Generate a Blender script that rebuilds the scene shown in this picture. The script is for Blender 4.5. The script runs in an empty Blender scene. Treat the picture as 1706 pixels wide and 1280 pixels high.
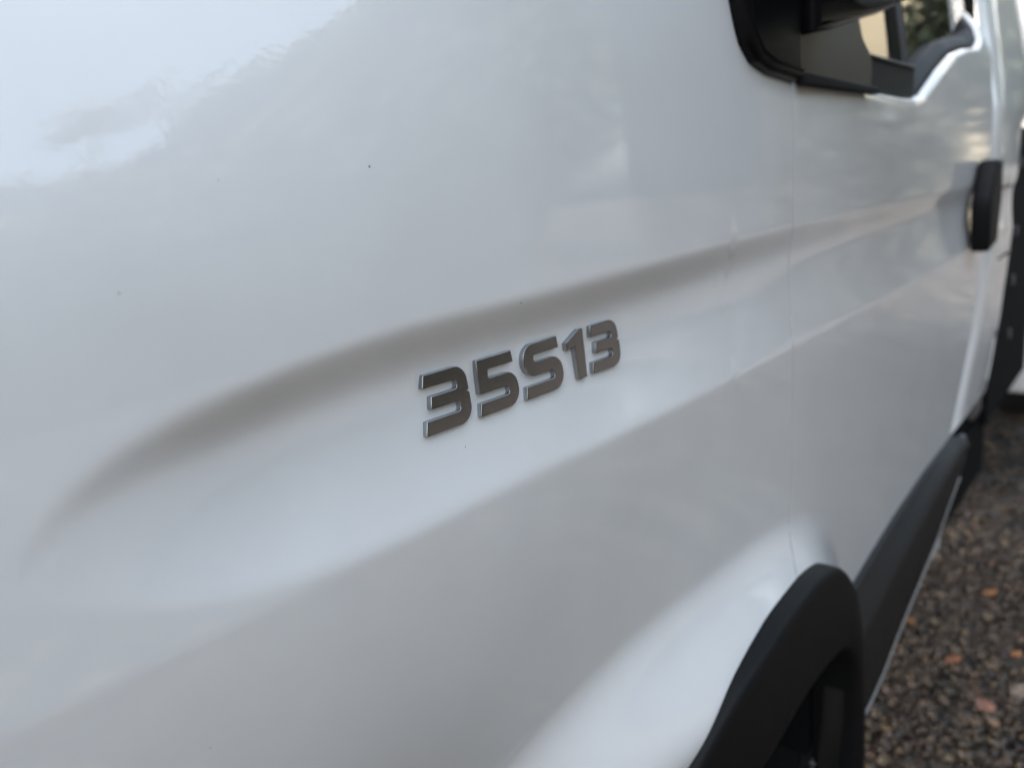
import bpy, bmesh, math, random
import numpy as np
from mathutils import Vector, Matrix
from math import radians, sin, cos, pi, sqrt, atan2
random.seed(7); rng = np.random.default_rng(11)
S = bpy.context.scene
COL = S.collection

# ------------------------------------------------------------------ camera
YAW, PITCH, ROLL = 41.0, -13.5, 5.0
CAM = Vector((0, -.35, 1.38))
a, p, r = radians(YAW), radians(PITCH), radians(ROLL)
fw = Vector((cos(p)*cos(a), cos(p)*sin(a), sin(p)))
rt = fw.cross(Vector((0, 0, 1))).normalized(); up = rt.cross(fw)
rt2 = rt*cos(r) - up*sin(r); up2 = up*cos(r) + rt*sin(r)
cd = bpy.data.cameras.new('camera'); cam = bpy.data.objects.new('camera', cd); COL.objects.link(cam)
M = Matrix((rt2, up2, -fw)).transposed().to_4x4(); M.translation = CAM
cam.matrix_world = M
cd.sensor_width = 36; cd.lens = 1280/1706*36
cd.clip_start = .01; cd.clip_end = 500
cd.dof.use_dof = True; cd.dof.focus_distance = .545; cd.dof.aperture_fstop = 4.3
S.camera = cam

# ------------------------------------------------------------------ sky and sun
SUN_EL, SUN_AZ = 48, 125      # azimuth: direction the light comes from, measured from +X towards +Y
W = bpy.data.worlds.new('World'); S.world = W; W.use_nodes = True
nt = W.node_tree; nt.nodes.clear()
sky = nt.nodes.new('ShaderNodeTexSky'); sky.sky_type = 'NISHITA'; sky.sun_disc = False
sky.sun_elevation = radians(SUN_EL); sky.sun_rotation = radians(90 - SUN_AZ)
sky.air_density = .9; sky.dust_density = 6.0; sky.ozone_density = 1.6; sky.altitude = 50
bg = nt.nodes.new('ShaderNodeBackground'); bg.inputs[1].default_value = .13
ow = nt.nodes.new('ShaderNodeOutputWorld')
hsv = nt.nodes.new('ShaderNodeHueSaturation'); hsv.inputs['Saturation'].default_value = .60; hsv.inputs['Hue'].default_value = .481   # thin white cloud veils the blue
nt.links.new(sky.outputs[0], hsv.inputs['Color']); nt.links.new(hsv.outputs[0], bg.inputs[0]); nt.links.new(bg.outputs[0], ow.inputs[0])
ld = bpy.data.lights.new('sun', 'SUN'); ld.energy = .8; ld.angle = radians(18); ld.color = (1, .94, .85)
sun = bpy.data.objects.new('sun', ld); COL.objects.link(sun)
sd = Vector((cos(radians(SUN_EL))*cos(radians(SUN_AZ)), cos(radians(SUN_EL))*sin(radians(SUN_AZ)), sin(radians(SUN_EL))))
sun.rotation_euler = sd.to_track_quat('Z', 'Y').to_euler(); sun.location = sd*30
S.view_settings.view_transform = 'Standard'; S.view_settings.look = 'None'; S.view_settings.exposure = 2.64
S.view_settings.gamma = 1
S.cycles.max_bounces = 8; S.cycles.glossy_bounces = 5; S.cycles.sample_clamp_indirect = 4

# ------------------------------------------------------------------ materials
def mat(name, col, rough=.5, metal=0, coat=0, coat_rough=.03, spec=.5, bump=None, var=None, ior=1.5):
    m = bpy.data.materials.new(name); m.use_nodes = True
    n = m.node_tree; b = n.nodes['Principled BSDF']
    b.inputs['Base Color'].default_value = (*col, 1); b.inputs['Roughness'].default_value = rough
    b.inputs['Metallic'].default_value = metal; b.inputs['Coat Weight'].default_value = coat
    b.inputs['Coat Roughness'].default_value = coat_rough; b.inputs['Specular IOR Level'].default_value = spec
    b.inputs['IOR'].default_value = ior
    tc = n.nodes.new('ShaderNodeTexCoord')
    if bump:            # (scale, strength, distance, detail)
        t = n.nodes.new('ShaderNodeTexNoise'); t.inputs['Scale'].default_value = bump[0]
        t.inputs['Detail'].default_value = bump[3] if len(bump) > 3 else 3
        bp = n.nodes.new('ShaderNodeBump'); bp.inputs['Strength'].default_value = bump[1]; bp.inputs['Distance'].default_value = bump[2]
        n.links.new(tc.outputs['Object'], t.inputs['Vector']); n.links.new(t.outputs[0], bp.inputs['Height'])
        n.links.new(bp.outputs[0], b.inputs['Normal'])
        if coat: n.links.new(bp.outputs[0], b.inputs['Coat Normal'])
    if var:             # (scale, other colour, detail, lo, hi)
        t = n.nodes.new('ShaderNodeTexNoise'); t.inputs['Scale'].default_value = var[0]; t.inputs['Detail'].default_value = var[2]
        cr = n.nodes.new('ShaderNodeValToRGB'); cr.color_ramp.elements[0].position = var[3]; cr.color_ramp.elements[1].position = var[4]
        cr.color_ramp.elements[0].color = (*col, 1); cr.color_ramp.elements[1].color = (*var[1], 1)
        n.links.new(tc.outputs['Object'], t.inputs['Vector']); n.links.new(t.outputs[0], cr.inputs[0]); n.links.new(cr.outputs[0], b.inputs['Base Color'])
    return m
PAINT = mat('white_paint', (.80, .80, .785), .42, 0, 1.0, .032, bump=(230, .07, .0006, 2), var=(9, (.765, .76, .745), 7, .38, .72))
PAINT.node_tree.nodes['Principled BSDF'].inputs['Coat IOR'].default_value = 1.78
CHROME = mat('satin_chrome', (.31, .31, .315), .17, 1.0, bump=(900, .04, .0002, 2))
PLASTIC = mat('black_plastic', (.0045, .0045, .0046), .55, spec=.2, bump=(420, .35, .0006, 4))
MIRRORP = mat('mirror_black', (.004, .004, .005), .25, 0, 0, .1, spec=.5, ior=1.22, bump=(900, .08, .0003, 2))
TRIMP = mat('grey_black_trim', (.012, .0105, .0098), .55, spec=.3, bump=(600, .3, .0005, 4))
RUBBER = mat('rubber', (.008, .008, .008), .7, spec=.2)
DARK = mat('dark_cavity', (.006, .006, .006), .9)
TYRE = mat('tyre_rubber', (.007, .007, .007), .8, bump=(120, .4, .002, 4))
STEEL = mat('rim_steel', (.10, .10, .105), .45, .7)
UNDER = mat('chassis_black', (.006, .006, .006), .85, spec=.1)
SPECK = mat('dried_dirt', (.03, .022, .015), .9)
HEAD = mat('clear_lamp_plastic', (.5, .5, .5), .1, 0, 1)
CLEAR = mat('clear_adhesive', (.35, .33, .30), .15, 0, 1, .05)
def glassmat():
    m = bpy.data.materials.new('window_glass'); m.use_nodes = True; n = m.node_tree; n.nodes.clear()
    o = n.nodes.new('ShaderNodeOutputMaterial'); mx = n.nodes.new('ShaderNodeMixShader')
    t = n.nodes.new('ShaderNodeBsdfTransparent'); t.inputs[0].default_value = (.45, .52, .50, 1)
    g = n.nodes.new('ShaderNodeBsdfGlossy'); g.inputs['Roughness'].default_value = .01; g.inputs[0].default_value = (1, 1, 1, 1)
    f = n.nodes.new('ShaderNodeFresnel'); f.inputs[0].default_value = 1.6
    n.links.new(f.outputs[0], mx.inputs[0]); n.links.new(t.outputs[0], mx.inputs[1]); n.links.new(g.outputs[0], mx.inputs[2]); n.links.new(mx.outputs[0], o.inputs[0])
    return m
GLASS = glassmat()

# ------------------------------------------------------------------ mesh helpers
def link(name, me, m, parent=None, smooth=True):
    o = bpy.data.objects.new(name, me); COL.objects.link(o)
    if m: me.materials.append(m)
    if smooth: me.polygons.foreach_set('use_smooth', [True]*len(me.polygons))
    if parent: o.parent = parent
    return o
def pyd(name, v, f, m, parent=None, smooth=True):
    me = bpy.data.meshes.new(name); me.from_pydata([tuple(map(float, q)) for q in v], [], [tuple(map(int, q)) for q in f]); me.update()
    return link(name, me, m, parent, smooth)
def grid_obj(name, P, m, parent=None, mask=None):
    n, k, _ = P.shape
    idx = np.arange(n*k).reshape(n, k)
    q = np.stack([idx[:-1, :-1], idx[1:, :-1], idx[1:, 1:], idx[:-1, 1:]], -1)
    if mask is not None: q = q[mask]
    return pyd(name, P.reshape(-1, 3), q.reshape(-1, 4), m, parent)
def grid_add(v, f, P):
    n, k, _ = P.shape; b = len(v)
    v.extend(P.reshape(-1, 3).tolist())
    for i in range(n-1):
        for j in range(k-1): f.append((b+i*k+j, b+(i+1)*k+j, b+(i+1)*k+j+1, b+i*k+j+1))
def box(v, f, x0, x1, y0, y1, z0, z1):
    b = len(v)
    v.extend([(x, y, z) for x in (x0, x1) for y in (y0, y1) for z in (z0, z1)])
    f.extend([tuple(b+i for i in q) for q in ((0, 1, 3, 2), (4, 6, 7, 5), (0, 4, 5, 1), (2, 3, 7, 6), (0, 2, 6, 4), (1, 5, 7, 3))])
def boxobj(name, m, parent, *d, bevel=.004):
    v, f = [], []; box(v, f, *d)
    bm = bmesh.new(); vs = [bm.verts.new(q) for q in v]; [bm.faces.new([vs[i] for i in q]) for q in f]
    bmesh.ops.recalc_face_normals(bm, faces=bm.faces)
    if bevel: bmesh.ops.bevel(bm, geom=bm.edges[:], offset=bevel, segments=2, affect='EDGES', profile=.5)
    me = bpy.data.meshes.new(name); bm.to_mesh(me); bm.free()
    return link(name, me, m, parent, False)
def fillet(pts, seg=9):
    out = []; n = len(pts)
    for i, (x, y, rr) in enumerate(pts):
        P = np.array((x, y)); A = np.array(pts[i-1][:2]); B = np.array(pts[(i+1) % n][:2])
        u = A-P; w = B-P; lu, lw = np.linalg.norm(u), np.linalg.norm(w); u = u/lu; w = w/lw
        ang = math.acos(max(-1, min(1, float(u@w))))
        if rr <= 0 or ang > 3.1: out.append(tuple(P)); continue
        t = min(rr/math.tan(ang/2), lu*.49 if rr < 8 else lu*.62, lw*.49 if rr < 8 else lw*.62); rad = t*math.tan(ang/2)
        c = P+(u+w)/np.linalg.norm(u+w)*(rad/math.sin(ang/2))
        a0 = atan2(*(P+u*t-c)[::-1]); a1 = atan2(*(P+w*t-c)[::-1]); d = (a1-a0+pi) % (2*pi)-pi
        k = max(2, int(seg*min(1, .3+rad/6)))
        for j in range(k+1): out.append((c[0]+rad*cos(a0+d*j/k), c[1]+rad*sin(a0+d*j/k)))
    return out
def plate(name, pts, depth, bevel, m, parent, seg=3, smooth=True, matrix=None):
    """outline -> solid plate with rounded front edge; local x,y = outline, z = thickness from 0 to depth"""
    cu = bpy.data.curves.new(name, 'CURVE'); cu.dimensions = '2D'; cu.fill_mode = 'BOTH'
    sp = cu.splines.new('POLY'); sp.points.add(len(pts)-1)
    for q, (x, y) in zip(sp.points, pts): q.co = (x, y, 0, 1)
    sp.use_cyclic_u = True; cu.extrude = max(depth/2-bevel, 1e-5); cu.bevel_depth = bevel; cu.bevel_resolution = seg; cu.offset = -bevel
    t = bpy.data.objects.new('t', cu); me = bpy.data.meshes.new_from_object(t)
    bpy.data.objects.remove(t); bpy.data.curves.remove(cu)
    me.name = name
    T = Matrix.Translation((0, 0, depth/2))
    me.transform((matrix if matrix else Matrix.Identity(4)) @ T)
    me.materials.clear()
    bm = bmesh.new(); bm.from_mesh(me); bmesh.ops.remove_doubles(bm, verts=bm.verts, dist=1e-6); bmesh.ops.recalc_face_normals(bm, faces=bm.faces); bm.to_mesh(me); bm.free()
    o = link(name, me, m, parent, smooth)
    if smooth:
        me.set_sharp_from_angle(angle=radians(28))
        q = (matrix.to_3x3() @ Vector((0, 0, 1))) if matrix else Vector((0, 0, 1))
        for pl in me.polygons:
            if pl.normal.dot(q) > .999: pl.use_smooth = False
    return o
# outline drawn in (x, z), thickness growing outwards (-y) from offset o0
def side_plate(name, pts, o0, depth, bevel, m, parent, **k):
    mt = Matrix(((1, 0, 0, 0), (0, 0, -1, -o0), (0, 1, 0, 0), (0, 0, 0, 1)))
    return plate(name, pts, depth, bevel, m, parent, matrix=mt, **k)
def tagp(o, label=None): 
    if label: o['label'] = label
    return o
def thing(name, label, cat, loc=(0, 0, 0), group=None):
    o = bpy.data.objects.new(name, None); COL.objects.link(o); o.location = loc
    o['label'] = label; o['category'] = cat
    if group: o['group'] = group
    return o
def sm(x): x = np.clip(x, 0, 1); return x*x*(3-2*x)

# ------------------------------------------------------------------ van body surface: outward offset o(x, z)
XT = np.linspace(-.6, 3.2, 3801)
def curve(pts, w=25):
    xs, zs = zip(*pts); z = np.interp(XT, xs, zs); k = np.hanning(w*2+1); k /= k.sum()
    return np.convolve(np.pad(z, w, 'edge'), k, 'valid')
CU = curve([(.086, 1.232), (.090, 1.243), (.097, 1.254), (.111, 1.268), (.14, 1.283), (.17, 1.291), (.204, 1.297), (.241, 1.302), (.283, 1.306), (.331, 1.309), (.437, 1.310), (.529, 1.312), (.746, 1.318), (.963, 1.323), (1.262, 1.323), (2.039, 1.323), (2.4, 1.323)], 10)
CL = curve([(.086, 1.231), (.093, 1.227), (.100, 1.220), (.113, 1.211), (.138, 1.200), (.161, 1.192), (.184, 1.185), (.22, 1.179), (.262, 1.176), (.311, 1.175), (.37, 1.176), (.435, 1.176), (.515, 1.174), (.614, 1.172), (.739, 1.171), (.904, 1.169), (1.129, 1.171), (1.45, 1.173), (1.945, 1.18), (2.4, 1.18)], 10)
ARCH_OUT = [(.505, .33), (.508, .45), (.52, .58), (.555, .69), (.61, .772), (.69, .834), (.786, .860), (.87, .868), (.95, .864), (1.02, .842), (1.075, .79), (1.113, .72), (1.135, .64), (1.146, .55), (1.15, .45), (1.152, .33)]
def plan(x):
    t = np.clip((.9-x)/.9, 0, None); o = -.025*t*t
    u = np.clip(.06-x, 0, None); return o - .9*u*u - 3*u**3
ARC_X, ARC_Z = .75, .45
def surf(x, z):
    x = np.asarray(x, float); z = np.asarray(z, float)
    o = plan(x)
    lean = 1 + 1.1*sm((.75-x)/.8)
    t = np.clip(z-1.37, 0, None); o = o - .20*lean*t*t - 3.0*np.clip(z-1.60, 0, None)**2
    q = z-1.36; o = o - .25*sm((.50-x)/.46)*(q+np.sqrt(q*q+.0016))/2
    o = o - (.03+.07*(1-sm((x-.55)/.5)))*np.clip(1.17-z, 0, None) - .62*np.clip(1.15-z, 0, .75)**2*sm((.75-x)/.5) + .0
    zu = np.interp(x, XT, CU); zl = np.interp(x, XT, CL); h = np.maximum(zu-zl, 1e-4)
    s = (z-zl)/h; smx = .68
    D = .0185*sm((x-.081)/.16)*(1-.52*sm((x-.5)/.5))
    g = np.where(s < smx, np.sin(np.clip(s, 0, smx)/smx*pi/2)**1.0, np.cos(np.clip((s-smx)/(1-smx), 0, 1)*pi/2)**(1.35+.15*(1-sm((x-.12)/.25))))
    o = o - D*g*((s > 0) & (s < 1))
    # swelling over the wheel arch
    rr = (np.abs(x-ARC_X)**3+np.abs((z-ARC_Z)/1.05)**3)**(1/3)
    fl = .064*sm((.475-rr)/.145)
    fl = fl*(1-sm((x-1.175)/.06))
    return o+fl
def SP(x, z, o=0.): return np.stack([np.asarray(x, float)+0*np.asarray(z, float), -(surf(x, z)+o), np.asarray(z, float)+0*np.asarray(x, float)], -1)

van = thing('van', 'white van with black wheel arch and mirror, chrome 35S13 on its front wing', 'van')

def panel(name, xs, zb, zt, n, m, parent, roll=.004, depth=.03, topdrop=0, sides='lrbt'):
    """sheet of the body surface between zb(x) and zt(x), its edges rolled inwards"""
    xs = np.asarray(xs, float); B = zb(xs); T = zt(xs)
    v = np.linspace(0, 1, n)
    X = xs[:, None]+0*v[None]; Z = B[:, None]+(T-B)[:, None]*v[None]
    P = SP(X, Z)
    # blur the relief slightly: pressed sheet has no knife edges
    Y = P[:, :, 1]; k = np.array([1, 4, 6, 4, 1])/16
    Yp = np.pad(Y, ((0, 0), (2, 2)), 'reflect', reflect_type='odd'); Y2 = sum(k[i]*Yp[:, i:i+n] for i in range(5)); P[:, :, 1] = Y2
    def edge(E, N, dirsgn, rolls):
        rows = []
        d = E-N; d[:, 1] = 0; d /= np.linalg.norm(d, axis=1)[:, None]
        for ang in (30, 60, 90):
            rows.append(E+d*rolls*sin(radians(ang))+np.array([0, 1, 0])*rolls*(1-cos(radians(ang))))
        rows.append(rows[-1]+np.array([0, 1, 0])*depth)
        return rows
    if 't' in sides:
        rr = edge(P[:, -1], P[:, -3], 1, roll if not topdrop else topdrop); P = np.concatenate([P]+[q[:, None] for q in rr], 1)
    if 'b' in sides:
        rr = edge(P[:, 0], P[:, 2], 1, roll); P = np.concatenate([q[:, None] for q in rr[::-1]]+[P], 1)
    if 'r' in sides:
        rr = edge(P[-1], P[-3], 1, roll); P = np.concatenate([P]+[q[None] for q in rr], 0)
    if 'l' in sides:
        rr = edge(P[0], P[2], 1, roll); P = np.concatenate([q[None] for q in rr[::-1]]+[P], 0)
    return grid_obj(name, P, m, parent)

# wheel-arch outlines
def crom(pts, n):
    p = np.array(pts, float); p = np.vstack([2*p[0]-p[1], p, 2*p[-1]-p[-2]]); out = []
    for i in range(1, len(p)-2):
        for t in np.linspace(0, 1, 24, endpoint=False):
            out.append(.5*((2*p[i])+(p[i+1]-p[i-1])*t+(2*p[i-1]-5*p[i]+4*p[i+1]-p[i+2])*t*t+(3*p[i]-p[i-1]-3*p[i+1]+p[i+2])*t**3))
    out = np.array(out+[p[-2]]); L = np.r_[0, np.cumsum(np.linalg.norm(np.diff(out, axis=0), axis=1))]
    u = np.linspace(0, L[-1], n); return np.stack([np.interp(u, L, out[:, k]) for k in (0, 1)], -1)
OUTER = crom(ARCH_OUT, 150); INNER = crom([(.565, .33), (.57, .45), (.585, .54), (.635, .63), (.72, .69), (.85, .72), (.97, .716), (1.045, .698), (1.088, .645), (1.103, .56), (1.108, .45), (1.11, .33)], 150)
_top = int(np.argmax(OUTER[:, 1]))
def inarch(x, z, d=.018):
    xl = np.interp(z, OUTER[:_top, 1], OUTER[:_top, 0]); xr_ = np.interp(-z, -OUTER[_top:, 1], OUTER[_top:, 0])
    return (x > xl+d) & (x < xr_-d) & (z < OUTER[_top, 1]-d)

SEAMX = lambda z: np.interp(z, [.75, .83, .866, .889, .92, 1.0, 1.11, 1.17, 1.23, 1.286, 1.32, 1.5], [.880, .895, .917, .938, .957, .961, .952, .948, .954, .956, .949, .948])
GAP = lambda z: .0014+.0008*sm((.97-z)/.08)
WINX = [.770, .777, .782, .788, .795, .804, .828, .87, .962, 1.249, 1.46, 1.53, 1.591, 1.723, 1.848, 1.964, 2.094, 2.17, 2.215, 2.234]
WINZ = [1.70, 1.64, 1.59, 1.550, 1.529, 1.511, 1.493, 1.484, 1.479, 1.479, 1.476, 1.478, 1.488, 1.537, 1.576, 1.595, 1.609, 1.635, 1.68, 1.731]
_w = np.interp(XT, WINX, WINZ); _k = np.hanning(11); _k /= _k.sum(); _w = np.convolve(np.pad(_w, 5, 'edge'), _k, 'valid')
winz = lambda x: np.interp(x, XT, _w)
# the wing: column positions run along the seam line so its rear edge follows the door gap
def rim_dir(E):
    d = np.gradient(E, axis=0); n_ = np.stack([-d[:, 2], 0*d[:, 0], d[:, 0]], -1)
    return n_/np.maximum(np.linalg.norm(n_, axis=1), 1e-6)[:, None]*np.where(np.linalg.norm(n_, axis=1) > 1e-5, 1, 0)[:, None]
def wing():
    U = np.concatenate([np.linspace(-.30, .05, 50)[:-1], np.linspace(.05, .5, 130)[:-1], np.linspace(.5, 1, 190)])
    n = 430; V = np.linspace(0, 1, n)
    # u in [-.3,1] maps to x up to the seam; do x-dependent bottom first
    xb = U*1.0; xs = -.30+(U+.30)/1.30*(.945+.30)
    B = np.full_like(xs, .40); T = np.minimum(winz(xs), 1.70)
    Z = B[:, None]+(T-B)[:, None]*V[None]
    w = ((xs+.30)/1.245)[:, None]
    X = xs[:, None]+w**6*(SEAMX(Z)-GAP(Z)-.945)
    P = SP(X, Z)
    k = np.array([.5, 3, 5, 3, .5])/12; Yp = np.pad(P[:, :, 1], ((0, 0), (2, 2)), 'edge'); Yp[:, :2] = P[:, :1, 1]; Yp[:, -2:] = P[:, -1:, 1]
    P[:, 1:-1, 1] = sum(k[i]*Yp[:, i:i+n] for i in range(5))[:, 1:-1]
    R = []
    P = np.concatenate([P[:-1], (P[-1]*.96+P[-2]*.04)[None], P[-1:]], 0)
    R.append(P[-1]+np.array([0, .0004, 0]))
    R.append(R[-1]+np.array([0, .02, 0])); P = np.concatenate([P]+[q[None] for q in R], 0)
    RD = rim_dir(P[:, -1]); R = []
    for ang in (20, 40, 60, 80, 90): R.append(P[:, -1]+RD*.009*sin(radians(ang))+np.array([0, .009*(1-cos(radians(ang))), 0]))
    R.append(R[-1]+np.array([0, .03, .0])); P = np.concatenate([P]+[q[:, None] for q in R], 1)
    c = (P[:-1, :-1]+P[1:, 1:])/2
    inside = inarch(c[..., 0], c[..., 2])
    return grid_obj('front_wing', P, PAINT, van, mask=~inside)
wing()

DRX = lambda z: np.interp(z, [.70, .735, .848, .965, 1.136, 1.382, 1.6, 1.8, 2.3], [1.99, 2.0, 2.083, 2.165, 2.225, 2.25, 2.25, 2.235, 2.19])
def door():
    n = 380; m_ = 190
    U = np.linspace(0, 1, m_); V = np.linspace(0, 1, n)
    xr = .95+U*1.285
    T = winz(xr)
    B = np.full_like(xr, .45)
    Z = B[:, None]+(T-B)[:, None]*V[None]
    w = U[:, None]
    # squeeze columns so that the front edge follows the seam and the rear edge the sloping shut line
    X = xr[:, None]+(1-w)**8*(SEAMX(Z)+GAP(Z)-.95)+w**6*(DRX(Z)-2.235)
    P = SP(X, Z)
    k = np.array([.5, 3, 5, 3, .5])/12; Yp = np.pad(P[:, :, 1], ((0, 0), (2, 2)), 'edge')
    P[:, 1:-1, 1] = sum(k[i]*Yp[:, i:i+n] for i in range(5))[:, 1:-1]
    R = []
    for ang in (30, 60, 90): R.append(P[-1]+np.array([.005*sin(radians(ang)), .005*(1-cos(radians(ang))), 0]))
    R.append(R[-1]+np.array([0, .03, 0]))
    L = []
    P = np.concatenate([P[:1], (P[0]*.96+P[1]*.04)[None], P[1:]], 0)
    L.append(P[0]+np.array([0, .0004, 0]))
    L.append(L[-1]+np.array([0, .02, 0]))
    P = np.concatenate([q[None] for q in L[::-1]]+[P]+[q[None] for q in R], 0)
    RD = rim_dir(P[:, -1]); R = []
    for ang in (20, 40, 60, 80, 90): R.append(P[:, -1]+RD*.013*sin(radians(ang))+np.array([0, .013*(1-cos(radians(ang))), 0]))
    R.append(R[-1]+np.array([0, .02, 0])); P = np.concatenate([P]+[q[:, None] for q in R], 1)
    c = (P[:-1, :-1]+P[1:, 1:])/2
    inside = inarch(c[..., 0], c[..., 2])
    return grid_obj('front_door', P, PAINT, van, mask=~inside)
door_o = door()
# dark rubber behind the shut lines
zz = np.linspace(.858, 1.5, 240)
P = np.stack([np.stack([SEAMX(zz)+dx, -(surf(SEAMX(zz), zz))+.0007, zz], -1) for dx in (-.005, .0012)], 0)
grid_obj('door_seal', P, mat('seal_grey', (.07, .065, .06), .8), van)

# window: seal band, glass, divider
def band(name, o0, o1, d0, d1, m, parent, x0=.80, x1=2.235):
    xs = np.linspace(x0, x1, 160); z = winz(xs)
    dz = np.gradient(z, xs); nrm = np.stack([-dz, np.ones_like(dz)], -1); nrm /= np.linalg.norm(nrm, axis=1)[:, None]
    rows = []
    base = -surf(xs, z)
    for d, o in ((d0, o0), (d0+.003, o0+.004), ((d0+d1)/2, (o0+o1)/2+.004), (d1-.003, o1+.003), (d1, o1), (d1, o1-.03)):
        rows.append(np.stack([xs+nrm[:, 0]*d, base-o, z+nrm[:, 1]*d], -1))
    return grid_obj(name, np.stack(rows, 1), m, parent)
band('window_seal', -.016, -.030, .010, .040, PLASTIC, van, x0=.87)
# glass panes (follow the waist line, lean inwards towards the roof)
def lean_y(z, o=-.036): return -(o) + .26*np.clip(z-1.45, 0, None)**1.1*.55
def pane(name, x0, x1, z1=2.02, off=.0):
    xs = np.linspace(x0, x1, 60); vs = np.linspace(0, 1, 24)
    zb = winz(xs)+.012; Z = zb[:, None]+(z1-zb)[:, None]*vs[None]; X = xs[:, None]+0*Z
    return grid_obj(name, np.stack([X, lean_y(Z)+off, Z], -1), GLASS, van)
tagp(pane('window_pane', 1.17, 1.60), 'small fixed quarter pane beside the mirror foot')
tagp(pane('window_pane', 1.60, 2.235), 'main sliding pane of the front door window')
v, f = [], []
for z0, z1 in ((1.49, 2.02),):
    y0 = float(lean_y(z0)); y1 = float(lean_y(z1))
    b = len(v)
    for z, y in ((z0, y0), (z1, y1)):
        for x, yy in ((1.565, y-.012), (1.612, y-.012), (1.612, y+.02), (1.565, y+.02)): v.append((x, yy, z))
    f += [(b, b+1, b+5, b+4), (b+1, b+2, b+6, b+5), (b+2, b+3, b+7, b+6), (b+3, b, b+4, b+7)]
pyd('window_divider', v, f, PLASTIC, van, False)
# lower ledge of the quarter light
v, f = [], []; box(v, f, 1.25, 1.57, .018, .030, 1.476, 1.541); pyd('quarter_light_ledge', v, f, PLASTIC, van, False)
boxobj('quarter_light_trim', STEEL, van, 1.29, 1.565, .012, .022, 1.541, 1.545, bevel=.0015)

# door frame above, pillars, roof (mostly outside the picture)
def loft(name, secs, m, parent=None): return grid_obj(name, np.array(secs, float), m, parent)
secs = []
for x, z0, z1 in ((2.235, 1.70, 2.10), (2.262, 1.70, 2.10)): pass
zs_ = np.linspace(1.72, 2.12, 10)
P = np.stack([np.stack([xs, np.full(12, y), z+dz_], -1) for xs, z, y, dz_ in
   [(np.linspace(1.02, 2.7, 12), np.full(12, 2.02), .115, 0), (np.linspace(1.0, 2.7, 12), np.full(12, 2.10), .135, 0), (np.linspace(1.05, 2.7, 12), np.full(12, 2.22), .24, 0), (np.linspace(1.1, 2.7, 12), np.full(12, 2.27), .6, 0), (np.linspace(1.1, 2.7, 12), np.full(12, 2.27), 1.4, 0), (np.linspace(1.0, 2.7, 12), np.full(12, 2.1), 1.87, 0)]], 1)
grid_obj('roof', P, PAINT, van)
# windscreen pillar from the wing up to the roof
P = []
for t in np.linspace(0, 1, 14):
    cx, cy, cz = .66+(1.02-.66)*t+.06*t*(1-t), .03+.09*t, 1.56+(2.08-1.56)*t
    P.append([(cx+.06, cy+.0, cz-.02), (cx+.035, cy-.020, cz), (cx-.02, cy-.018, cz+.03), (cx-.05, cy+.02, cz+.05), (cx-.05, cy+.06, cz+.05)])
loft('windscreen_pillar', P, PAINT, van)
P = []
for t in np.linspace(0, 1, 12):
    P.append([(.60+.40*t-.18*sin(pi*u), .08+.09*t+(1.84-.18*t)*u, 1.60+.50*t) for u in np.linspace(0, 1, 18)])
loft('windscreen', P, GLASS, van)
P = []
for u in np.linspace(0, 1, 24):
    P.append([(-.28+.93*t, (.02+.33*(1-t)**3)+(1.96-2*(.02+.33*(1-t)**3))*u, 1.36+.30*t**.8+.05*sin(pi*u)) for t in np.linspace(0, 1, 14)])
loft('bonnet', P, PAINT, van)

# cab interior seen darkly through the glass
v, f = [], []; box(v, f, 1.0, 2.6, .12, 1.86, .9, 1.46); pyd('dashboard_and_seats', v, f, DARK, van, False)
pyd('cab_rear_wall', [(2.62, .06, .8), (2.62, 1.9, .8), (2.62, 1.85, 2.2), (2.62, .14, 2.2)], [(0, 1, 2, 3)], DARK, van, False)
SEATM = mat('seat_cloth', (.03, .032, .036), .9, bump=(300, .4, .001))
boxobj('head_restraint', SEATM, van, 2.05, 2.15, .45, .75, 1.62, 1.85, bevel=.03)

# rear corner of the cab behind the door
zs_ = np.linspace(.735, 2.1, 90)
XE = lambda z: np.interp(z, [.7, .73, .93, 1.14, 1.31, 1.46, 1.56, 2.1], [2.49, 2.51, 2.63, 2.69, 2.725, 2.75, 3.06, 3.15])
rows = []
for k_, (w, o) in enumerate([(0, -.012), (0, -.005), (.01, -.001), (.3, .001), (.6, 0), (.93, 0), (.985, -.004), (1, -.02), (1, -.2)]):
    x = DRX(zs_)+.007+(XE(zs_)-DRX(zs_)-.007)*w
    g = surf(x, zs_); g = surf(x, np.minimum(zs_, 1.5))-.14*np.clip(zs_-1.5, 0, None)
    rows.append(np.stack([x, -(g+o), zs_], -1))
grid_obj('cab_rear_corner', np.stack(rows, 0), PAINT, van)
for z in (1.298, 1.11): boxobj('panel_joint', RUBBER, van, 2.45, 2.65, -.0018, .01, z-.0015, z+.0015, bevel=0)
boxobj('cab_step_panel', mat('grey_lower_panel', (.09, .08, .072), .5), van, 2.35, 2.47, .02, .10, .675, .735, bevel=.006)
boxobj('gap_shade_block', RUBBER, van, 2.47, 3.3, .03, .30, .64, 1.46, bevel=.01)  # black block added to fill the dark gap behind the cab
v, f = [], []; box(v, f, 2.62, 2.70, .02, 1.8, .62, .70); box(v, f, 2.1, 6.2, .45, .53, .52, .66); box(v, f, 2.1, 6.2, 1.35, 1.43, .52, .66); box(v, f, 2.1, 2.8, .18, .45, .60, .66)
pyd('chassis_rail', v, f, UNDER, van, False)
boxobj('fuel_tank', UNDER, van, 2.25, 2.98, .04, .42, .60, .74, bevel=.02)
boxobj('gap_shade_panel', UNDER, van, 2.50, 3.25, .012, .06, .62, 1.46, bevel=.008)  # black sheet standing in for the shade between cab and load body
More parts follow.
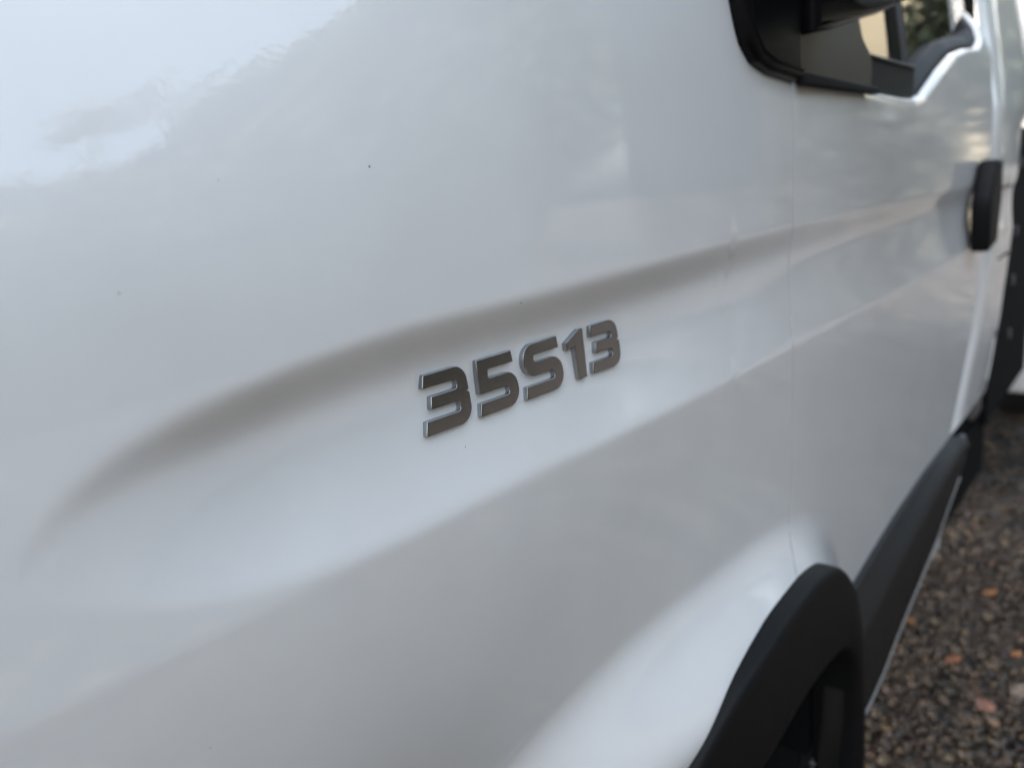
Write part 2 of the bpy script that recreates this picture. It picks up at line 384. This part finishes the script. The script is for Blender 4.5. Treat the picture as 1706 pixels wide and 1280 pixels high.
boxobj('load_body', mat('body_side_white', (.72, .70, .67), .4, 0, .6, .1), van, 3.35, 6.2, .0, 1.98, .50, 2.75, bevel=.02)
for zc, k in ((1.34, 0), (1.14, 1), (.99, 2), (.82, 3)):
    boxobj('latch', STEEL, van, 2.80, 2.83, .006, .018, zc, zc+.03, bevel=.003)

# door handle: tall black pull
pts = fillet([(2.07, 1.375, .008), (2.14, 1.375, .008), (2.15, 1.28, .02), (2.12, 1.185, .008), (2.02, 1.172, .012), (2.005, 1.285, .05)])
side_plate('door_handle', pts, .004, .040, .010, PLASTIC, door_o)

# mirror: foot, housing, arm
MP = van
def inset_line(xs, d):
    z = winz(xs); g = np.gradient(z, xs); q = np.sqrt(1+g*g); return [(float(x-gg/k_*d), float(zz_+1/k_*d)) for x, zz_, gg, k_ in zip(xs, z, g, q)]
XR = .949
low = inset_line(np.concatenate([np.linspace(.779, .80, 14), np.linspace(.804, .86, 14), np.linspace(.87, XR-.001, 6)]), .005)
side_plate('pillar_trim', low+[(XR, low[-1][1]), (XR, 1.76), (low[0][0]-.004, 1.76)], -.028, .040, .012, MIRRORP, MP, seg=6)
bp_ = fillet([(.956, 1.74, .01), (.956, 1.484, .004), (1.252, 1.486, .008), (1.262, 1.535, .03), (1.21, 1.558, .03), (1.17, 1.61, .02), (1.13, 1.72, .01)])
side_plate('mirror_sail', bp_, -.022, .022, .005, mat('sail_plastic', (.032, .022, .017), .32, bump=(600, .3, .0005, 4)), MP)
side_plate('mirror_sail_lip', fillet([(.956, 1.480, .003), (1.25, 1.482, .003), (1.25, 1.492, .003), (.956, 1.494, .003)]), -.0, .012, .003, RUBBER, MP)
P = []
for t in np.linspace(0, 1, 16):
    cx, cy, cz = 1.06+.24*t, .02-.27*t, 1.645+.02*t; rx, rz = .105-.03*t, .075-.012*sin(pi*t)
    P.append([(cx+rx*math.copysign(abs(cos(q))**.6, cos(q)), cy, cz+rz*math.copysign(abs(sin(q))**.6, sin(q))) for q in np.linspace(0, 2*pi, 37)])
loft('mirror_arm', P, MIRRORP, MP)
side_plate('arm_root', fillet([(.956, 1.80, .01), (.956, 1.535, .004), (1.02, 1.545, .02), (1.10, 1.562, .02), (1.22, 1.586, .02), (1.30, 1.605, .02), (1.33, 1.80, .02)]), -.02, .045, .010, MIRRORP, MP)
bmh = bmesh.new(); bmesh.ops.create_cube(bmh, size=1)
bmesh.ops.scale(bmh, vec=(.20, .23, .50), verts=bmh.verts); bmesh.ops.bevel(bmh, geom=bmh.edges[:], offset=.05, segments=5, affect='EDGES', profile=.6)
bmesh.ops.translate(bmh, vec=(1.315, -.325, 1.61), verts=bmh.verts)
me = bpy.data.meshes.new('mirror_head'); bmh.to_mesh(me); bmh.free(); link('mirror_head', me, MIRRORP, MP)
boxobj('mirror_glass', mat('mirror_glass', (.8, .8, .8), .02, 1), MP, 1.413, 1.418, -.40, -.23, 1.42, 1.81, bevel=.001)

# wheel-arch trim: flared black moulding following the arch
def arch():
    rows = []
    so_ = np.array([max([.032*float(sm((xo-.80)/.2))]+[float(surf(xo+(xi-xo)*q_, max(zo+(zi-zo)*q_, .5))) for q_ in (0, .1, .2)]) for (xo, zo), (xi, zi) in zip(OUTER, INNER)])
    kk = np.hanning(27); kk /= kk.sum(); so_ = np.convolve(np.pad(so_, 13, 'edge'), kk, 'valid')+.002
    for w, o in [(0, -.06), (0, .001), (.01, .005), (.035, .0085), (.08, .010), (.5, .013), (.90, .012), (.97, .008), (1.0, .0), (1.0, -.06)]:
        R_ = []
        for (xo, zo), (xi, zi), so in zip(OUTER, INNER, so_):
            R_.append((xo+(xi-xo)*w, -(so+o), zo+(zi-zo)*w))
        rows.append(R_)
    return grid_obj('wheel_arch_trim', np.array(rows), PLASTIC, van)
arch()
P = [[(x+(.83-x)*-.03, y, z+.012) for y in (-.03, .1, .5)] for x, z in INNER]
loft('wheel_arch_liner', P, DARK, van)
def lathe(name, prof, m, parent, c, n=72):
    P = np.array([[(c[0]+rr*cos(q), c[1]+y, c[2]+rr*sin(q)) for rr, y in prof] for q in np.linspace(0, 2*pi, n+1)])
    return grid_obj(name, P, m, parent)
for wx, wy in ((.835, .13), (4.9, .10)):
    wh = bpy.data.objects.new('wheel', None); COL.objects.link(wh); wh.parent = van
    lathe('tyre', [(.205, .19), (.30, .20), (.342, .19), (.35, .17), (.35, .03), (.342, .008), (.30, -.002), (.25, 0), (.215, .004), (.205, .012), (.205, .19)], TYRE, wh, (wx, wy, .35))
    lathe('rim', [(.207, .010), (.20, .006), (.193, .012), (.185, .05), (.15, .06), (.12, .045), (.085, .03), (.07, .028), (.065, .0), (.05, -.008), (.0, -.008)], STEEL, wh, (wx, wy, .35))

# sill moulding along the bottom of the door
xs = np.linspace(1.10, 2.02, 90)
zt = np.interp(xs, [1.07, 1.14, 1.31, 1.51, 1.75, 2.0], [.665, .674, .697, .719, .733, .733])
zf = np.interp(xs, [1.07, 1.14, 1.29, 1.43, 1.66, 1.92, 2.02], [.615, .625, .645, .668, .692, .714, .718])
zb = np.interp(xs, [1.07, 1.3, 1.365, 1.494, 1.787, 2.0], [.43, .448, .458, .494, .560, .632])
rows = [np.stack([xs, np.full_like(xs, -o), z], -1) for o, z in
   [(-.03, zt+.002), (-.006, zt), (-.004, zt-.002), (.010, zf+.012), (.0215, zf+.003), (.023, zf-.003), (.020, (zf+zb)/2), (.012, zb+.004), (.008, zb), (-.03, zb-.002)]]
P = np.stack(rows, 0); P = np.concatenate([P[:, :1]+np.array([0, .03, 0]), P, P[:, -1:]+np.array([0, .03, 0])], 1)
grid_obj('sill_trim', P, TRIMP, van)
GREYL = mat('sill_lip_grey', (.30, .29, .28), .45, 0, .4)
rows = [np.stack([xs, np.full_like(xs, -o), zb+dz_], -1) for o, dz_ in [(-.03, -.001), (.008, -.0015), (.0125, -.004), (.011, -.013), (-.03, -.015)]]
grid_obj('sill_lip', np.stack(rows, 0), GREYL, van)
boxobj('mud_flap', RUBBER, van, 1.10, 1.115, .05, .22, .36, .60, bevel=.003)
for x, z in ((2.03, .725), (2.06, .700)):
    bm = bmesh.new(); bmesh.ops.create_uvsphere(bm, u_segments=12, v_segments=8, radius=.012); bmesh.ops.translate(bm, vec=(x, -.008, z), verts=bm.verts)
    me = bpy.data.meshes.new('trim_bolt'); bm.to_mesh(me); bm.free(); link('trim_bolt', me, STEEL, van)
# closed underside so that daylight does not leak in
v, f = [], []; box(v, f, 1.09, 2.6, .03, .20, .455, .64); pyd('underbody', v, f, UNDER, van, False); v, f = [], []; box(v, f, -.1, .3, .40, 1.6, .30, .5); pyd('engine_undertray', v, f, UNDER, van, False)

# ------------------------------------------------------------------ the 35S13 lettering
def three(w=0, s=1):
    return [(5.8*s+w*0, 40.3, .5), (44, 40.3, 11.5), (44.6, 21.2, 7), (41.2, 21.2, .6), (44.8, 20.6, 5), (44.6, -.9, 12), (0, -.7, .5), (2.6, 9.3, .5),
            (34.3, 9.2, 2.7), (34.3, 15.9, 2.7), (8, 16.1, .5), (9.8, 24.9, .5), (34, 25.0, 2.7), (34, 31.0, 2.7), (3.4, 31.2, .5)]
def three2():
    o = 189.5
    return [(o+4.2, 40.3, .5), (o+42, 40.3, 11), (o+42.4, 22.6, 7), (o+39.2, 22.2, .6), (o+43.2, 21.6, 5), (o+43.2, -.4, 12), (o, .2, .5), (o+2.0, 9.6, .5),
            (o+31.5, 9.6, 2.7), (o+31.5, 15.9, 2.7), (o+8, 16.1, .5), (o+9.4, 25.5, .5), (o+32.3, 25.4, 2.3), (o+32.3, 30.4, 2.3), (o+3.4, 30.4, .5)]
LET = [('3', 0, three()),
 ('5', 52, [(56, 39.7, .6), (92.8, 39.9, .4), (93.6, 31, .4), (66.3, 31, 1), (65.4, 24.9, 1), (95, 24.9, 11.5), (96.6, -1.1, 12.5), (52, -1, .5), (54.4, 8.7, .5), (85.6, 8.6, 2.8), (85, 14.8, 2.8), (54.9, 15, .6)]),
 ('S', 102, [(105.6, 40.1, 12), (147.8, 40.1, .4), (148.4, 31, .4), (117, 30.9, 2.7), (117, 25.4, 2.7), (150.2, 25.4, 12), (151, -1.2, 12.5), (102.6, -1.1, .5), (105, 8.6, .5), (139.6, 8.5, 2.8), (139.2, 14.8, 2.8), (104.6, 14.9, 12)]),
 ('1', 158, [(159, 32.2, .5), (176.8, 40.3, .8), (183.2, 40.2, .4), (181, -.3, .4), (169.2, -.3, .4), (169.6, 27.5, .3), (159, 25.6, .5)]),
 ('3', 189, three2())]
def point_on_badge(u):      # u in mm along the row -> point on the groove floor
    x = .3350+u/1000*1.01; z = 1.2288
    return x, z
LAB = ['first digit of the lettering, a chrome 3', 'chrome 5 after the first 3', 'chrome letter S in the middle of the row', 'narrow chrome 1 after the S', 'last digit of the row, a chrome 3']
for (ch, u0, pts), lab in zip(LET, LAB):
    xm, _ = point_on_badge(u0+22)
    x0, z0 = point_on_badge(u0)
    zc = z0+.020
    yb = -float(surf(xm, zc)); e = .012
    du = (float(surf(xm+e, zc))-float(surf(xm-e, zc)))/(2*e); dv = (float(surf(xm, zc+e))-float(surf(xm, zc-e)))/(2*e)
    eu = Vector((1, -du, 0)).normalized(); ev = Vector((0, -dv, 1)).normalized(); nn = eu.cross(ev).normalized(); ev = nn.cross(eu)
    cen = Vector((xm, yb, zc)); K_ = 1.02
    org = cen-eu*.022-ev*.0197-nn*.0022+nn*0
    mt = Matrix(((eu.x, ev.x, nn.x, org.x), (eu.y, ev.y, nn.y, org.y), (eu.z, ev.z, nn.z, org.z), (0, 0, 0, 1)))
    P_ = [((x-u0)/1000, y/1000, rr/1000) for x, y, rr in pts]
    out = [(x*1., y*1.) for x, y in fillet([(x*1000, y*1000, rr*1000) for x, y, rr in P_], 12)]
    out = [(x*K_/1000, y*K_/1000) for x, y in out]
    # skirt: slightly larger, lower; face: bevelled
    o = plate('badge_letter' if ch == 'S' else 'badge_digit', out, .0072, .0008, CHROME, van, seg=3, matrix=mt)
    o['label'] = lab
    tb = [(x, y) for x, y in out]

# little dirt specks stuck to the paint
for x, z, s_ in ((.310, 1.406, 1.0), (.155, 1.353, .7), (.430, 1.306, .7), (.369, 1.212, .8), (.216, 1.402, .5), (.156, 1.104, .5)):
    bm = bmesh.new(); bmesh.ops.create_icosphere(bm, subdivisions=2, radius=.0006*s_)
    for q in bm.verts: q.co = Vector((q.co.x*.7, q.co.y*.6, q.co.z*1.3))*random.uniform(.8, 1.2)
    bmesh.ops.translate(bm, vec=(x, -float(surf(x, z))-.0001, z), verts=bm.verts)
    me = bpy.data.meshes.new('dirt_speck'); bm.to_mesh(me); bm.free(); link('dirt_speck', me, SPECK, van)

# ------------------------------------------------------------------ ground and gravel
GROUND = mat('gravelly_earth', (.024, .021, .018), .9, bump=(70, .9, .02, 8), var=(5, (.14, .12, .10), 12, .47, .70))
g = pyd('ground', [(-60, -80, 0), (120, -80, 0), (120, 80, 0), (-60, 80, 0)], [(0, 1, 2, 3)], GROUND, None, False); g['kind'] = 'structure'
def stonemat():
    m = bpy.data.materials.new('gravel_stone'); m.use_nodes = True; n = m.node_tree; b = n.nodes['Principled BSDF']
    ge = n.nodes.new('ShaderNodeNewGeometry'); cr = n.nodes.new('ShaderNodeValToRGB'); cr.color_ramp.interpolation = 'CONSTANT'
    cols = [(0, (0.0477, 0.0284, 0.0151)), (.14, (0.0811, 0.0499, 0.0257)), (.28, (0.0286, 0.0176, 0.0107)), (.42, (0.1145, 0.0690, 0.0363)), (.54, (0.0572, 0.0369, 0.0225)), (.66, (0.0764, 0.0369, 0.0160)), (.76, (0.1623, 0.1074, 0.0562)), (.86, (0.0477, 0.0322, 0.0129)), (.93, (0.2005, 0.1381, 0.0748)), (.975, (0.1241, 0.0461, 0.0160))]
    el = cr.color_ramp.elements
    el[0].position = 0; el[0].color = (*cols[0][1], 1); el[1].position = cols[1][0]; el[1].color = (*cols[1][1], 1)
    for q, c in cols[2:]: e = el.new(q); e.color = (*c, 1)
    tc = n.nodes.new('ShaderNodeTexCoord'); no = n.nodes.new('ShaderNodeTexNoise'); no.inputs['Scale'].default_value = 160; no.inputs['Detail'].default_value = 5
    mx = n.nodes.new('ShaderNodeMix'); mx.data_type = 'RGBA'; mx.blend_type = 'MULTIPLY'; mx.inputs[0].default_value = .9
    n.links.new(ge.outputs['Random Per Island'], cr.inputs[0]); n.links.new(tc.outputs['Object'], no.inputs['Vector'])
    n.links.new(cr.outputs[0], mx.inputs[6]); n.links.new(no.outputs[0], mx.inputs[7]); n.links.new(mx.outputs[2], b.inputs['Base Color'])
    b.inputs['Roughness'].default_value = .38
    return m
bm = bmesh.new(); bmesh.ops.create_icosphere(bm, subdivisions=1, radius=1); bm.verts.ensure_lookup_table()
IV = np.array([q.co[:] for q in bm.verts]); IF = np.array([[w.index for w in q.verts] for q in bm.faces]); bm.free()
N = 44000
# stones lie densest in the part of the yard nearest the sill, thinner farther away
d = rng.random(N)
X = np.where(d < .62, 1.5+1.7*rng.random(N), np.where(d < .88, 3.0+3.5*rng.random(N)**1.3, .0+1.6*rng.random(N)))
Y = np.where(d < .62, -.75+1.55*rng.random(N), np.where(d < .88, -1.4+2.6*rng.random(N), -1.6+1.6*rng.random(N)))
sz = np.exp(rng.normal(math.log(.0069), .42, N))*np.where(d < .62, 1, 1.35); sz = np.clip(sz, .004, .024)
sc = sz[:, None]*np.stack([rng.uniform(.8, 1.35, N), rng.uniform(.7, 1.1, N), rng.uniform(.45, .8, N)], -1)
V_ = IV[None]*(1+rng.normal(0, .12, (N, 12, 1)))*sc[:, None]
an = rng.random(N)*2*pi; ti = rng.normal(0, .45, N)
ca, sa, ct, st = np.cos(an)[:, None], np.sin(an)[:, None], np.cos(ti)[:, None], np.sin(ti)[:, None]
x_, y_, z_ = V_[..., 0], V_[..., 1], V_[..., 2]
x1, z1 = x_*ct+z_*st, -x_*st+z_*ct
V_ = np.stack([x1*ca-y_*sa+X[:, None], x1*sa+y_*ca+Y[:, None], z1+(sc[:, 2]*.35+rng.random(N)*.010)[:, None]], -1)
me = bpy.data.meshes.new('gravel'); F_ = (IF[None]+(np.arange(N)*12)[:, None, None]).reshape(-1, 3)
me.vertices.add(N*12); me.vertices.foreach_set('co', V_.reshape(-1)); me.loops.add(len(F_)*3); me.loops.foreach_set('vertex_index', F_.reshape(-1))
me.polygons.add(len(F_)); me.polygons.foreach_set('loop_start', np.arange(0, len(F_)*3, 3)); me.polygons.foreach_set('use_smooth', np.ones(len(F_), bool)); me.update(calc_edges=True)
gr = link('gravel', me, stonemat(), None, False); me.polygons.foreach_set('use_smooth', [True]*len(me.polygons))
gr['kind'] = 'stuff'; gr['label'] = 'damp brown and grey loose gravel on the yard'; gr['category'] = 'gravel'

# fallen leaves
def leaf(x, y, s_, rot, col, label, tilt=.35, cup=.25):
    m = mat('leaf_'+str(len(bpy.data.materials)), col, .5, var=(90, tuple(c*.55 for c in col), 3, .45, .7)); m.name = 'dry_leaf'
    vs, fs = [], []; nl, nw = 9, 5
    for i in range(nl):
        t = i/(nl-1); w = .34*sin(pi*t**.8)**.8+.01*((i % 2))
        for j in range(nw):
            q = (j/(nw-1)-.5)*2
            vs.append(((t-.5)*1.0, q*w, cup*q*q*w*1.6+.18*(t-.5)**2+.02*sin(9*t+q)))
    for i in range(nl-1):
        for j in range(nw-1): fs.append((i*nw+j, (i+1)*nw+j, (i+1)*nw+j+1, i*nw+j+1))
    b = len(vs); vs += [(-.5, -.008, .05), (-.5, .008, .05), (-.78, .006, .0), (-.78, -.006, .0)]; fs.append((b, b+1, b+2, b+3))
    vs2 = [(q[0]*s_, q[1]*s_, q[2]*s_) for q in vs]
    o = pyd('fallen_leaf', vs2, fs, m); o.location = (x, y, .020); o.rotation_euler = (random.uniform(-tilt, tilt), random.uniform(-tilt, tilt), rot)
    md = o.modifiers.new('thick', 'SOLIDIFY'); md.thickness = .0006
    o['label'] = label; o['category'] = 'leaf'; o['group'] = 'fallen leaves lying on the gravel'
leaf(2.633, -.011, .050, -.9, (.27, .12, .04), 'small bright orange leaf farthest back on the gravel')
leaf(2.192, .007, .055, -.7, (.20, .085, .04), 'dull rust orange leaf lying near the sill')
leaf(2.308, -.123, .040, .6, (.30, .13, .045), 'bright orange leaf at the right edge of the picture')
leaf(2.018, -.094, .060, .9, (.22, .11, .075), 'long pinkish brown leaf among the pebbles')
leaf(1.965, -.121, .040, .2, (.30, .17, .10), 'short curled tan leaf touching the pinkish one')
leaf(2.338, .162, .050, 1.4, (.16, .08, .03), 'dark brown leaf tucked beside the sill edge')
leaf(1.80, .085, .035, .4, (.22, .13, .06), 'brown leaf scrap close under the wheel arch')
leaf(2.72, -.10, .040, .3, (.22, .10, .07), 'small pink leaf scrap at the upper gravel')
leaf(2.13, -.16, .07, -.2, (.20, .15, .11), 'flat faded beige leaf at the picture edge below the orange one')

# ------------------------------------------------------------------ what stands across the yard (seen mirrored in the paint and glass)
BARK = mat('bark', (.06, .045, .035), .9, bump=(30, .8, .02, 5))
def leafmat(c1, c2, nm):
    m = bpy.data.materials.new(nm); m.use_nodes = True; n = m.node_tree; b = n.nodes['Principled BSDF']
    ge = n.nodes.new('ShaderNodeNewGeometry'); cr = n.nodes.new('ShaderNodeValToRGB')
    cr.color_ramp.elements[0].color = (*c1, 1); cr.color_ramp.elements[1].color = (*c2, 1)
    n.links.new(ge.outputs['Random Per Island'], cr.inputs[0]); n.links.new(cr.outputs[0], b.inputs['Base Color']); b.inputs['Roughness'].default_value = .6
    b.inputs['Transmission Weight'].default_value = 0
    return m
GREEN = leafmat((.022, .032, .016), (.075, .09, .045), 'tree_leaves')
HEDGE = leafmat((.013, .015, .010), (.045, .045, .030), 'hedge_leaves')
def leafcloud(cs, n, ls, rg):
    """n leaf quads spread through ellipsoids cs = [(cx,cy,cz,rx,ry,rz)]"""
    cs = np.array(cs); wts = cs[:, 3]*cs[:, 4]*cs[:, 5]; k = rg.choice(len(cs), n, p=wts/wts.sum())
    dvec = rg.normal(size=(n, 3)); dvec /= np.linalg.norm(dvec, axis=1)[:, None]
    rad = rg.random(n)**.45
    c = cs[k, :3]+dvec*rad[:, None]*cs[k, 3:]
    u = rg.normal(size=(n, 3)); u /= np.linalg.norm(u, axis=1)[:, None]; w = np.cross(u, rg.normal(size=(n, 3))); w /= np.linalg.norm(w, axis=1)[:, None]
    s_ = ls*rg.uniform(.6, 1.4, n)[:, None]
    V = np.stack([c-u*s_, c-w*s_*.5, c+u*s_, c+w*s_*.5], 1).reshape(-1, 3)
    F = np.arange(n*4).reshape(n, 4)
    me = bpy.data.meshes.new('crown'); me.vertices.add(n*4); me.vertices.foreach_set('co', V.reshape(-1)); me.loops.add(n*4); me.loops.foreach_set('vertex_index', F.reshape(-1))
    me.polygons.add(n); me.polygons.foreach_set('loop_start', np.arange(0, n*4, 4)); me.update(calc_edges=True); return me
def treemeshes(seed, h):
    rg = np.random.default_rng(seed)
    cs = [(0, 0, h*.50, h*.30, h*.30, h*.34)]
    for i in range(22):
        q = rg.random()*2*pi; rr = h*.22*rg.uniform(.5, 1.3); cs.append((rr*cos(q), rr*sin(q), h*rg.uniform(.42, .95), h*.10*rg.uniform(.5, 1.4), h*.10*rg.uniform(.5, 1.4), h*.06*rg.uniform(.5, 1.4)))
    crown = leafcloud(cs, 12500, .13, rg); crown.materials.append(GREEN)
    V, F = [], []
    def limb(a, b, r0, r1):
        a, b = Vector(a), Vector(b); ax = (b-a).normalized(); u = ax.orthogonal().normalized(); w = ax.cross(u)
        base = len(V); n = 7
        for t in np.linspace(0, 1, 4):
            c = a.lerp(b, t)+Vector((sin(t*3)*.03*h*.2, 0, 0)); rad = r0+(r1-r0)*t
            for i in range(n): q = 2*pi*i/n; V.append(tuple(c+(u*cos(q)+w*sin(q))*rad))
        for k in range(3):
            for i in range(n): F.append((base+k*n+i, base+k*n+(i+1) % n, base+(k+1)*n+(i+1) % n, base+(k+1)*n+i))
    limb((0, 0, -.1), (0, 0, h*.5), h*.03, h*.018)
    for c in cs[1:8]: limb((0, 0, h*rg.uniform(.25, .45)), c[:3], h*.012, h*.003)
    tm = bpy.data.meshes.new('trunk'); tm.from_pydata(V, [], F); tm.materials.append(BARK); return crown, tm
TM = [treemeshes(3, 6.6), treemeshes(8, 7.2), treemeshes(21, 6.2)]
spots = [(-6.0, -9.8, 1.0, 0), (-3.0, -10.6, 1.05, 1), (-.4, -9.6, 1.05, 2), (2.4, -10.4, 1.1, 1), (5.2, -9.7, 1.2, 0), (8.0, -10.2, 1.25, 2), (11.4, -9.8, 1.35, 1), (16, -5.75, 1.0, 0), (24, -2.1, 1.3, 1)]
where = ['leafy tree across the yard far ahead of the front bumper', 'broad tree across the yard just ahead of the front bumper', 'rounder tree across the yard level with the front bumper', 'tree across the yard facing the front wheel', 'tree across the yard facing the front door', 'round tree across the yard facing the load body front', 'tree across the yard facing the rear wheel', 'small tree beside the cream cottage', 'tree standing behind the van beyond the cottage']
for i, ((x, y, s_, k), wl) in enumerate(zip(spots, where)):
    t = thing('garden_tree', wl, 'tree', (x, y, 0), 'trees across the yard'); t.scale = (s_, s_, s_); t.rotation_euler = (0, 0, i*1.3)
    for me, nm in zip(TM[k], ('crown', 'trunk')):
        o = bpy.data.objects.new(nm, me); COL.objects.link(o); o.parent = t
hm = leafcloud([(x, -7.6+.25*sin(x*1.7), 1.3, 1.1, .7, 1.5) for x in np.arange(-14, 8.5, .9)], 30000, .08, rng); hm.materials.append(HEDGE); hm.name = 'hedge'
ho = bpy.data.objects.new('hedge', hm); COL.objects.link(ho); ho['label'] = 'long dark clipped hedge across the yard from the van'; ho['category'] = 'hedge'
h2 = leafcloud([(13+.3*sin(y*3), y, 1.4, .7, .8, 1.75) for y in np.arange(-7.6, -2.0, .6)], 9000, .08, rng); h2.materials.append(HEDGE); h2.name = 'hedge'  # added hedge, screens the lower cottage from the reflection in the door
ho2 = bpy.data.objects.new('hedge', h2); COL.objects.link(ho2); ho2['label'] = 'short tall hedge out of view, added to keep the lower cottage out of the door reflection'; ho2['category'] = 'hedge'
cot = thing('cottage', 'cream rendered cottage with a tiled roof at the end of the yard', 'house', (25.5, -4.9, 0))
CREAM = mat('cream_render', (.72, .62, .42), .85, bump=(40, .3, .01)); TILE = mat('roof_tile', (.06, .055, .055), .8, bump=(12, .7, .03))
v, f = [], []; box(v, f, 0, 6, -1.0, .2, 0, 8.6); pyd('wall', v, f, CREAM, cot, False)
pyd('roof', [(-.3, -1.3, 8.5), (-.3, .5, 8.5), (-.3, -.4, 9.8), (6.3, -1.3, 8.5), (6.3, .5, 8.5), (6.3, -.4, 9.8)], [(0, 3, 5, 2), (1, 2, 5, 4), (0, 2, 1), (3, 4, 5)], TILE, cot, False)
boxobj('window', MIRRORP, cot, -.03, .02, -.75, -.1, 1.6, 2.5, bevel=.02)
